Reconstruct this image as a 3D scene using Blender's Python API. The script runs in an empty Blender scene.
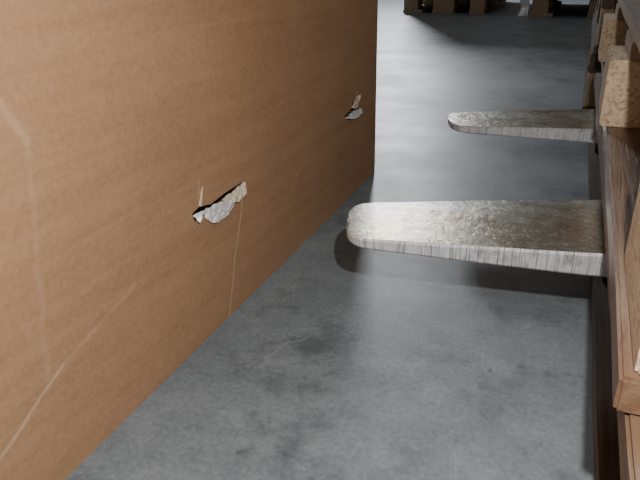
import bpy, bmesh, math, random
from mathutils import Vector, Matrix, noise
random.seed(4)
# ---------------- camera model ----------------
F=620.0; H=0.36; VP=(597,-48); T=0.02
Yc=Vector((VP[0]-320,240-VP[1],-F)).normalized()
Zc=Vector((1,T,0)).cross(Yc).normalized()
if Zc.y<0: Zc=-Zc
Xc=Yc.cross(Zc)
M=Matrix((Xc,Yc,Zc))
C=Vector((0,0,H))
def ray(px,py): return M@Vector((px-320,240-py,-F))
def onz(px,py,z=0):
    d=ray(px,py); return C+d*((z-H)/d.z)
def onx(px,py,x):
    d=ray(px,py); return C+d*(x/d.x)
cam_d=bpy.data.cameras.new("camera"); cam=bpy.data.objects.new("camera",cam_d)
bpy.context.collection.objects.link(cam)
cam.matrix_world=Matrix.Translation(C)@M.to_4x4()
cam_d.sensor_width=36; cam_d.lens=F/640*36; cam_d.clip_start=0.01
bpy.context.scene.camera=cam
XB=(onz(375,172).x+onz(65,480).x)/2; YB=onz(375,172).y
# ---------------- materials ----------------
def mat(name):
    m=bpy.data.materials.new(name); m.use_nodes=True; nt=m.node_tree
    return m,nt,nt.nodes["Principled BSDF"]
def N(nt,t,**k):
    n=nt.nodes.new(t)
    for a,b in k.items(): setattr(n,a,b)
    return n
def coords(nt,scale=(1,1,1)):
    tc=N(nt,"ShaderNodeTexCoord"); mp=N(nt,"ShaderNodeMapping"); mp.inputs[3].default_value=scale
    nt.links.new(tc.outputs["Object"],mp.inputs[0]); return mp.outputs[0]
def noi(nt,vec,scale,detail=6,rough=.6):
    n=N(nt,"ShaderNodeTexNoise"); n.inputs["Scale"].default_value=scale; n.inputs["Detail"].default_value=detail
    n.inputs["Roughness"].default_value=rough; nt.links.new(vec,n.inputs["Vector"]); return n.outputs["Fac"]
def ramp(nt,fac,stops):
    r=N(nt,"ShaderNodeValToRGB"); e=r.color_ramp.elements
    while len(e)<len(stops): e.new(.5)
    for i,(p,c) in enumerate(stops): e[i].position=p; e[i].color=(*c,1) if len(c)==3 else c
    nt.links.new(fac,r.inputs[0]); return r.outputs[0]
def mix(nt,fac,a,b,mode='MIX'):
    m=N(nt,"ShaderNodeMix",data_type='RGBA',blend_type=mode)
    for s,v in ((0,fac),(6,a),(7,b)):
        if isinstance(v,(int,float)): m.inputs[s].default_value=v
        elif isinstance(v,tuple): m.inputs[s].default_value=(*v,1)
        else: nt.links.new(v,m.inputs[s])
    return m.outputs[2]
def math_(nt,op,a,b=None,c=None):
    m=N(nt,"ShaderNodeMath",operation=op)
    for i,v in enumerate((a,b,c)):
        if v is None: continue
        if isinstance(v,(int,float)): m.inputs[i].default_value=v
        else: nt.links.new(v,m.inputs[i])
    return m.outputs[0]
def bump(nt,h,bs,strength,dist):
    b=N(nt,"ShaderNodeBump"); b.inputs["Strength"].default_value=strength; b.inputs["Distance"].default_value=dist
    nt.links.new(h,b.inputs["Height"]); nt.links.new(b.outputs[0],bs.inputs["Normal"])

# concrete
m_floor,nt,bs=mat("concrete")
v=coords(nt)
big=noi(nt,v,3.4,7,.65); med=noi(nt,v,18,9,.75); fine=noi(nt,v,210,4,.7)
c=ramp(nt,big,[(.34,(.115,.145,.17)),(.66,(.235,.275,.305))])
c=mix(nt,.5,c,ramp(nt,med,[(.33,(.095,.12,.142)),(.5,(.19,.222,.25)),(.7,(.33,.37,.40))]))
c=mix(nt,.25,c,ramp(nt,fine,[(.35,(.08,.097,.11)),(.65,(.34,.37,.395))]))
st=noi(nt,v,7.5,9,.72)
c=mix(nt,ramp(nt,st,[(.52,(0,0,0)),(.64,(.65,.65,.65))]),c,(.062,.077,.09))
sp_=noi(nt,coords(nt,(1,1,1)),60,2,.5)
c=mix(nt,ramp(nt,sp_,[(.70,(0,0,0)),(.76,(.4,.4,.4))]),c,(.06,.07,.08))
sc1=N(nt,"ShaderNodeTexVoronoi",feature='DISTANCE_TO_EDGE'); sc1.inputs["Scale"].default_value=5
wn=N(nt,"ShaderNodeTexNoise"); wn.inputs["Scale"].default_value=9; nt.links.new(v,wn.inputs[0])
ad=N(nt,"ShaderNodeVectorMath",operation='ADD'); nt.links.new(coords(nt,(1.8,.5,1)),ad.inputs[0])
sl=N(nt,"ShaderNodeVectorMath",operation='SCALE'); sl.inputs[3].default_value=.12; nt.links.new(wn.outputs["Color"],sl.inputs[0]); nt.links.new(sl.outputs[0],ad.inputs[1]); nt.links.new(ad.outputs[0],sc1.inputs["Vector"])
c=mix(nt,math_(nt,'MULTIPLY',ramp(nt,sc1.outputs["Distance"],[(0,(.35,)*3),(.008,(0,0,0))]),ramp(nt,med,[(.45,(0,0,0)),(.6,(1,1,1))])),c,(.38,.41,.43))
nt.links.new(c,bs.inputs["Base Color"])
nt.links.new(ramp(nt,big,[(.3,(.42,)*3),(.7,(.54,)*3)]),bs.inputs["Roughness"])
bump(nt,fine,bs,.15,.001)

# cardboard
def seg_mask(nt,Y,Z,p,q,w):
    (py,pz),(qy,qz)=p,q; dy,dz=qy-py,qz-pz; L2=dy*dy+dz*dz
    a=math_(nt,'SUBTRACT',Y,py); b=math_(nt,'SUBTRACT',Z,pz)
    t=math_(nt,'ADD',math_(nt,'MULTIPLY',a,dy/L2),math_(nt,'MULTIPLY',b,dz/L2))
    t=math_(nt,'MINIMUM',math_(nt,'MAXIMUM',t,0),1)
    ex=math_(nt,'SUBTRACT',a,math_(nt,'MULTIPLY',t,dy)); ez=math_(nt,'SUBTRACT',b,math_(nt,'MULTIPLY',t,dz))
    d=math_(nt,'SQRT',math_(nt,'ADD',math_(nt,'MULTIPLY',ex,ex),math_(nt,'MULTIPLY',ez,ez)))
    r=N(nt,"ShaderNodeMapRange"); nt.links.new(d,r.inputs[0]); r.inputs[1].default_value=w*.3; r.inputs[2].default_value=w; r.inputs[3].default_value=1; r.inputs[4].default_value=0
    return r.outputs[0]
def cardboard(name,segs=()):
    m,nt,bs=mat(name); v=coords(nt)
    fib=noi(nt,coords(nt,(6,6,16)),6,7,.7); blot=noi(nt,v,5,5); fine=noi(nt,v,260,3)
    band=noi(nt,coords(nt,(1.2,1.2,24)),2.5,3)
    c=ramp(nt,blot,[(.3,(.335,.182,.094)),(.7,(.43,.248,.135))])
    c=mix(nt,.24,c,ramp(nt,fib,[(.3,(.28,.15,.075)),(.7,(.47,.29,.168))]))
    c=mix(nt,.25,c,ramp(nt,band,[(.35,(.28,.15,.075)),(.65,(.46,.28,.158))]))
    c=mix(nt,.15,c,ramp(nt,fine,[(.3,(.18,.095,.048)),(.7,(.57,.38,.24))]))
    hh=fine
    if segs:
        tc=N(nt,"ShaderNodeTexCoord"); wn=N(nt,"ShaderNodeTexNoise"); wn.inputs["Scale"].default_value=25; nt.links.new(tc.outputs["Object"],wn.inputs[0])
        s=N(nt,"ShaderNodeSeparateXYZ"); nt.links.new(tc.outputs["Object"],s.inputs[0])
        Y=math_(nt,'ADD',s.outputs[1],math_(nt,'MULTIPLY',math_(nt,'SUBTRACT',wn.outputs["Fac"],.5),.012)); Z=s.outputs[2]
        tot=None
        for p,q,w,st in segs:
            k=math_(nt,'MULTIPLY',seg_mask(nt,Y,Z,p,q,w),st)
            tot=k if tot is None else math_(nt,'MAXIMUM',tot,k)
        tot=math_(nt,'MULTIPLY',tot,math_(nt,'ADD',.3,fib))
        c=mix(nt,tot,c,(.62,.44,.30))
        hh=math_(nt,'ADD',math_(nt,'MULTIPLY',fine,.25),math_(nt,'MULTIPLY',tot,-1.6))
    wv=N(nt,"ShaderNodeTexWave",bands_direction='Z'); wv.inputs["Scale"].default_value=38; wv.inputs["Distortion"].default_value=1.2; wv.inputs["Detail"].default_value=1
    nt.links.new(v,wv.inputs[0])
    hh=math_(nt,'ADD',hh,math_(nt,'MULTIPLY',wv.outputs["Fac"],.12))
    nt.links.new(c,bs.inputs["Base Color"]); bs.inputs["Roughness"].default_value=.65; bs.inputs["Specular IOR Level"].default_value=.3
    bump(nt,hh,bs,.3,.001)
    return m
def yz(px,py):
    p=onx(px,py,XB); return (p.y,p.z)
m_card=cardboard("corrugated_cardboard",[
  (yz(243,185),yz(229,318),.0022,.6),(yz(199,180),yz(197,225),.0018,.5),
  (yz(0,103),yz(28,142),.004,.30),(yz(28,142),yz(47,380),.004,.15),
  (yz(0,458),yz(62,365),.0026,.5),(yz(62,365),yz(135,285),.003,.22),
  (yz(357,92),yz(352,108),.003,.6),(yz(300,168),yz(292,192),.003,.25)])
m_card2=cardboard("plain_cardboard")
def simple(name,col,rough=.6,metal=0,var=.3,scale=(1,1,1),ns=20,bs_=.3,bd=.001):
    m,nt,bs=mat(name); n=noi(nt,coords(nt,scale),ns,6,.65)
    lo=tuple(x*(1-var) for x in col); hi=tuple(min(1,x*(1+var)) for x in col)
    nt.links.new(ramp(nt,n,[(.3,lo),(.7,hi)]),bs.inputs["Base Color"]); bs.inputs["Roughness"].default_value=rough; bs.inputs["Metallic"].default_value=metal
    bump(nt,n,bs,bs_,bd); return m
m_paper=simple("torn_kraft_paper",(.80,.66,.50),.7,0,.35,ns=150)
m_fl=simple("torn_liner_pale",(.92,.89,.84),.4,.1,.3,ns=200)
m_wrap=simple("stretch_wrap",(.85,.87,.9),.15,.2,.2,ns=40)
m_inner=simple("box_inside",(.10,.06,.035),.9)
def timber(name,dark,light,rough=.7,grey=(.3,.27,.24)):
    m,nt,bs=mat(name); g=noi(nt,coords(nt,(30,1.6,30)),3,8,.7); p=noi(nt,coords(nt,(2,1,2)),9,6,.7); f=noi(nt,coords(nt,(60,6,60)),6,3)
    c=ramp(nt,g,[(.3,dark),(.65,light)])
    c=mix(nt,ramp(nt,p,[(.45,(0,0,0)),(.7,(.7,.7,.7))]),c,grey)
    c=mix(nt,ramp(nt,f,[(.55,(0,0,0)),(.7,(.5,.5,.5))]),c,tuple(x*.5 for x in dark))
    nt.links.new(c,bs.inputs["Base Color"]); bs.inputs["Roughness"].default_value=rough; bump(nt,g,bs,.6,.003); return m
m_wood=timber("weathered_pine",(.20,.13,.075),(.40,.28,.17),.75,(.33,.28,.23))
m_woodb=timber("brown_deck_board",(.08,.045,.026),(.17,.105,.062),.65,(.20,.155,.115))
m_woodr=timber("damp_brown_board",(.09,.048,.026),(.21,.118,.067),.42,(.28,.21,.155))
m_woodd=timber("dark_old_wood",(.05,.032,.022),(.12,.08,.052),.8,(.11,.09,.07))
# chipboard
m_osb,nt,bs=mat("pressed_chip_block"); v=coords(nt)
vo=N(nt,"ShaderNodeTexVoronoi"); vo.inputs["Scale"].default_value=260; nt.links.new(coords(nt,(1,.5,1.2)),vo.inputs["Vector"])
sp=N(nt,"ShaderNodeSeparateColor"); nt.links.new(vo.outputs["Color"],sp.inputs[0])
nt.links.new(ramp(nt,sp.outputs[0],[(0,(.36,.265,.175)),(.35,(.52,.40,.265)),(1,(.64,.51,.355))]),bs.inputs["Base Color"]); bs.inputs["Roughness"].default_value=.8
bump(nt,sp.outputs[0],bs,.4,.001)
# fork steel
m_st,nt,bs=mat("worn_fork_top"); v=coords(nt)
n1=noi(nt,v,60,6,.7); n2=noi(nt,coords(nt,(1.2,9,1)),26,5,.6); n3=noi(nt,v,11,6,.65); n4=noi(nt,v,240,3,.6)
c=ramp(nt,n1,[(.35,(.26,.235,.195)),(.5,(.37,.345,.295)),(.65,(.52,.495,.44))])
c=mix(nt,ramp(nt,n3,[(.44,(0,0,0)),(.62,(.8,.8,.8))]),c,(.35,.235,.11))
c=mix(nt,.2,c,ramp(nt,n2,[(.4,(.22,.20,.17)),(.62,(.64,.61,.55))]))
c=mix(nt,ramp(nt,n4,[(.62,(0,0,0)),(.68,(.8,.8,.8))]),c,(.90,.87,.80))
nt.links.new(c,bs.inputs["Base Color"]); bs.inputs["Metallic"].default_value=.97
nt.links.new(ramp(nt,n3,[(.35,(.36,)*3),(.65,(.25,)*3)]),bs.inputs["Roughness"]); bump(nt,n1,bs,.6,.0018)
m_ss,nt,bs=mat("ground_fork_edge"); v=coords(nt)
n1=noi(nt,coords(nt,(90,2,2)),9,6,.8); n2=noi(nt,v,40,5,.7)
c=ramp(nt,n1,[(.38,(.18,.19,.20)),(.47,(.72,.75,.79)),(.6,(1,1,1))])
c=mix(nt,ramp(nt,n2,[(.54,(0,0,0)),(.68,(.6,.6,.6))]),c,(.22,.215,.20))
nt.links.new(c,bs.inputs["Base Color"]); bs.inputs["Metallic"].default_value=.45
nt.links.new(ramp(nt,n1,[(.3,(.45,)*3),(.7,(.22,)*3)]),bs.inputs["Roughness"]); bump(nt,n1,bs,.8,.0012)
m_wall=simple("painted_wall",(.55,.56,.55),.8,0,.08,ns=2)

# ---------------- mesh helpers ----------------
def new_obj(name,bm,mats,parent=None,smooth=False):
    me=bpy.data.meshes.new(name); bm.normal_update(); bm.to_mesh(me); bm.free()
    o=bpy.data.objects.new(name,me); bpy.context.collection.objects.link(o)
    for m in (mats if isinstance(mats,list) else [mats]): me.materials.append(m)
    if smooth:
        for p in me.polygons: p.use_smooth=True
    if parent: o.parent=parent
    return o
def empty(name,loc=(0,0,0)):
    e=bpy.data.objects.new(name,None); e.location=loc; bpy.context.collection.objects.link(e); e.empty_display_size=.1; return e
def plank(name,x0,x1,y0,y1,z0,z1,m,parent=None,bev=.002,rough=.0012):
    bm=bmesh.new()
    bmesh.ops.create_cube(bm,size=1)
    for v in bm.verts:
        v.co=Vector(((x0+x1)/2+v.co.x*(x1-x0),(y0+y1)/2+v.co.y*(y1-y0),(z0+z1)/2+v.co.z*(z1-z0)))
    if bev: bmesh.ops.bevel(bm,geom=bm.edges[:],offset=bev,segments=2,affect='EDGES')
    if rough:
        ax=0 if (x1-x0)>(y1-y0) else 1; a,b=((x0,x1),(y0,y1))[ax]
        for i in range(1,24):
            t=a+(b-a)*i/24; co=Vector((0,0,0)); no=Vector((0,0,0)); co[ax]=t; no[ax]=1
            bmesh.ops.bisect_plane(bm,geom=bm.verts[:]+bm.edges[:]+bm.faces[:],plane_co=co,plane_no=no)
        for v in bm.verts: v.co+=noise.noise_vector(v.co*11+Vector((z0*50,x0*30,0)))*rough
    return new_obj(name,bm,m,parent)
# ---------------- room ----------------
plank("floor",-7,7,-3,13,-.1,0,m_floor,bev=0,rough=0)
plank("wall_back",-7,7,13,13.2,0,5,m_wall,bev=0,rough=0)
plank("wall_left",-7.2,-7,-3,13,0,5,m_wall,bev=0,rough=0)
plank("wall_right",7,7.2,-3,13,0,5,m_wall,bev=0,rough=0)

# ---------------- cardboard box ----------------
BX0=XB-.80; BY0=-.12; BH=.95
bm=bmesh.new(); bmesh.ops.create_cube(bm,size=1)
for v in bm.verts: v.co=Vector(((BX0+XB)/2+v.co.x*(XB-BX0),(BY0+YB)/2+v.co.y*(YB-BY0),BH/2+v.co.z*BH))
bmesh.ops.bevel(bm,geom=[e for e in bm.edges if abs(e.verts[0].co.z-e.verts[1].co.z)>.1],offset=.003,segments=3,affect='EDGES')
box=new_obj("cardboard_box",bm,[m_card,m_inner])
def cutter(px):
    bm=bmesh.new(); pts=[onx(a,b,XB) for a,b in px]
    f=[bm.verts.new((XB+.01,p.y,p.z)) for p in pts]; g=[bm.verts.new((XB-.02,p.y,p.z)) for p in pts]
    bm.faces.new(f); bm.faces.new(g[::-1]); n=len(f)
    for i in range(n): bm.faces.new((f[i],g[i],g[(i+1)%n],f[(i+1)%n]))
    bmesh.ops.recalc_face_normals(bm,faces=bm.faces[:])
    return new_obj("cut",bm,[m_inner])
h1=[(192,214),(199,207),(211,204),(225,193),(242,182),(243,195),(233,203),(225,216),(212,223),(203,216),(195,222)]
h2=[(344,117),(350,110),(353,103),(359,105),(357,113),(350,121)]
cuts=[cutter(h1),cutter(h2)]
for c_ in cuts:
    md=box.modifiers.new("tear",'BOOLEAN'); md.object=c_; md.operation='DIFFERENCE'; md.solver='EXACT'
dg=bpy.context.evaluated_depsgraph_get(); me=bpy.data.meshes.new_from_object(box.evaluated_get(dg)); box.modifiers.clear(); box.data=me
for c_ in cuts: bpy.data.objects.remove(c_)
plank("lid_flap",BX0+.01,(BX0+XB)/2-.001,BY0+.01,YB-.01,BH+.001,BH+.006,m_card2,box,.001,0)
plank("lid_flap_2",(BX0+XB)/2+.001,XB-.01,BY0+.01,YB-.01,BH+.001,BH+.006,m_card2,box,.001,0)
def shred(name,px,lift,m,seed,sub=3,amp=.004):
    bm=bmesh.new(); vs=[]
    for (a,b),l in zip(px,lift):
        p=onx(a,b,XB); vs.append(bm.verts.new((XB+l,p.y,p.z)))
    bm.faces.new(vs); bmesh.ops.triangulate(bm,faces=bm.faces[:])
    for _ in range(sub): bmesh.ops.subdivide_edges(bm,edges=bm.edges[:],cuts=1,use_grid_fill=True)
    for v in bm.verts:
        n=noise.noise_vector(v.co*140+Vector((seed,0,0))); v.co.x+=abs(n.x)*amp; v.co.y+=n.y*.0015; v.co.z+=n.z*.0015
    o=new_obj(name,bm,m,box); s=o.modifiers.new("s",'SOLIDIFY'); s.thickness=.0006; return o
shred("torn_liner",[(201,212),(211,204),(222,200),(232,198),(230,207),(223,217),(212,223),(205,219)],[.000,.003,.004,.003,.003,.002,.002,0],m_fl,1,3,.003)
shred("torn_flap",[(220,200),(230,191),(243,181),(243,194),(237,199),(230,203)],[.001,.003,.0015,.004,.004,.003],m_paper,5,3,.003)
shred("torn_curl",[(191,216),(196,210),(203,207),(205,211),(199,214),(195,222)],[.001,.005,.004,.002,.003,.005],m_fl,9)
shred("torn_sliver",[(198.5,206),(200,186),(200.6,186),(200.5,206)],[.0005,.002,.002,.0005],m_paper,21,2,.0005)
shred("torn_curl_2",[(344,118),(349,111),(356,108),(358,113),(352,119)],[.001,.006,.008,.006,.002],m_fl,12)
shred("torn_curl_3",[(350,108),(355,95),(357,94),(356,108)],[.001,.005,.005,.001],m_paper,15)

# ---------------- forks ----------------
ZF=.115
def fork(name,tip,mid,w,zt=ZF):
    d=(mid-tip); d.z=0; d.normalize(); q=Vector((-d.y,d.x,0))
    L=(.95-tip.x)/d.x; bm=bmesh.new()
    st=[0,.0005,.0015,.004,.008,.013,.019,.026,.036,.05,.07,.11,.16,.22,.3,.4,.6,L]
    def hw(s):
        r=.030; a=(1-(1-min(s,r)/r)**3)**(1/3)
        return w/2*a*(.65+.35*min(1,s/.24)**.9)
    def th(s): return .010+.016*min(1,s/.28)+.008*min(1,max(0,s-.35)/.5)
    rows=[]
    for s in st:
        h=max(hw(s),.012); t=th(s); b=min(.0022,h*.4,t*.3)
        prof=[(-h,-b),(-h+b,0),(-h/3,0),(h/3,0),(h-b,0),(h,-b),(h,-t+b),(h-b,-t),(-h+b,-t),(-h,-t+b)]
        rows.append([bm.verts.new(Vector((tip.x,tip.y,zt+c_))+d*s+q*a) for a,c_ in prof])
    n=10
    for i in range(len(rows)-1):
        for j in range(n):
            f=bm.faces.new((rows[i][j],rows[i][(j+1)%n],rows[i+1][(j+1)%n],rows[i+1][j]))
            f.material_index=1 if j in (0,4,5,8,9) else 0
    f=bm.faces.new(rows[0]); f.material_index=1
    bm.faces.new(rows[-1][::-1])
    g=bmesh.ops.create_cube(bm,size=1)
    for v in g['verts']: v.co=Vector((tip.x,tip.y,0))+d*(L+.02+v.co.x*.04)+q*(v.co.y*w)+Vector((0,0,zt-.034+.3+v.co.z*.6))
    bmesh.ops.recalc_face_normals(bm,faces=bm.faces[:])
    return new_obj(name,bm,[m_st,m_ss])
nb,nf,ntp=onz(603,200,ZF),onz(605,254,ZF),onz(347,219,ZF)
fb,ff,ftp=onz(593,111,ZF),onz(593,127,ZF),onz(449,119,ZF)
W_=(nb-nf).length
fork("forklift_fork",ntp,(nb+nf)/2,W_)
fork("forklift_fork",ftp,(fb+ff)/2,W_)

# ---------------- pallets ----------------
def pallet(x0,y0,z0,mb,mt,mblk,L=1.2,W=.8,dx=(0,0,0),bo=(0,0,0),name="wooden_pallet"):
    e=empty(name,(x0,y0,z0))
    xs=[(0,.1),(W/2-.0725,W/2+.0725),(W-.1,W)]; ys=[(0,.145),(L/2-.0725,L/2+.0725),(L-.145,L)]
    k=0
    for a,b in xs:
        plank(f"bottom_board_{k}",a+dx[0],b+dx[0]+ (.03 if k==0 else 0),0,L,0,.022,mb,e); k+=1
    k=0
    for i,(a,b) in enumerate(xs):
        for j,(c_,d) in enumerate(ys):
            o=bo[j] if i==0 else 0
            plank(f"block_{k}",a+dx[1]+.003+o,b+dx[1]+o,c_+.004,d,.022,.100,mblk,e,.002,0); k+=1
    for i,(c_,d) in enumerate(ys): plank(f"stringer_{i}",dx[1]+.001,W,c_,d,.100,.122,mt,e)
    for i,(a,b) in enumerate([(0,.145),(.18,.28),(.3275,.4725),(.52,.62),(W-.145,W)]):
        plank(f"deck_board_{i}",a+dx[2],b+min(dx[2],0),0,L,.122,.144,mt,e)
    return e
low=pallet(.049,.16,0,m_woodd,m_woodb,m_woodd,dx=(0.008,.012,0)); low.rotation_euler.z=math.radians(.9)
pallet(.041,.29,.144,m_woodr,m_wood,m_osb,dx=(0,.010,.012),bo=(-.007,-.022,-.022))
pallet(.048,.34,.288,m_woodb,m_wood,m_osb)
# second stack further along
pallet(.02,1.62,0,m_woodd,m_woodd,m_wood)
pallet(.025,1.60,.144,m_woodd,m_woodd,m_wood)
pallet(.02,1.62,.288,m_woodd,m_woodd,m_wood)
# distant pallets with cartons
a=onz(403,13)
pallet(a.x,a.y,0,m_wood,m_woodd,m_wood,W=.55)
plank("storage_carton",a.x+.02,a.x+.53,a.y+.02,a.y+1.18,.146,.9,m_card2,None,.004,0)
a2=onz(530,17); pallet(a2.x,a2.y,0,m_wood,m_woodd,m_wood)
c2=plank("storage_carton",a2.x+.02,a2.x+.78,a2.y+.02,a2.y+1.18,.146,1.0,m_card2,None,.004,0)
bm=bmesh.new(); g=bmesh.ops.create_grid(bm,x_segments=12,y_segments=40,size=.5)
for v in bm.verts:
    u,t=v.co.x,v.co.y+.5; n=noise.noise_vector(Vector((u*5,t*9,3)))
    v.co=Vector((a2.x-.04+u*(.05+.05*t)+n.x*.02,a2.y-.01+n.y*.03,.005+t*.5))
new_obj("loose_stretch_wrap",bm,m_wrap)

# ---------------- lights ----------------
def area(name,loc,target,size,power,col):
    l=bpy.data.lights.new(name,'AREA'); l.energy=power; l.size=size; l.color=col; o=bpy.data.objects.new(name,l)
    o.location=loc; o.rotation_euler=(Vector(target)-Vector(loc)).to_track_quat('-Z','Y').to_euler(); bpy.context.collection.objects.link(o); return o
fl=bpy.data.lights.new("camera_flash",'POINT'); fl.energy=14; fl.shadow_soft_size=.006; fl.color=(1,.96,.91)
fo=bpy.data.objects.new("camera_flash",fl); fo.location=C+M@Vector((.05,.10,.0)); bpy.context.collection.objects.link(fo)
cr=onz(375,172); s=onz(345,480); d=(cr-s).normalized()
lp=cr+d*6; lp.z=2.0
area("hall_lamp",lp,cr,.45,120,(.90,.95,1))
w=bpy.data.worlds.new("world"); bpy.context.scene.world=w; w.use_nodes=True
w.node_tree.nodes["Background"].inputs[0].default_value=(1,.99,.97,1); w.node_tree.nodes["Background"].inputs[1].default_value=.18
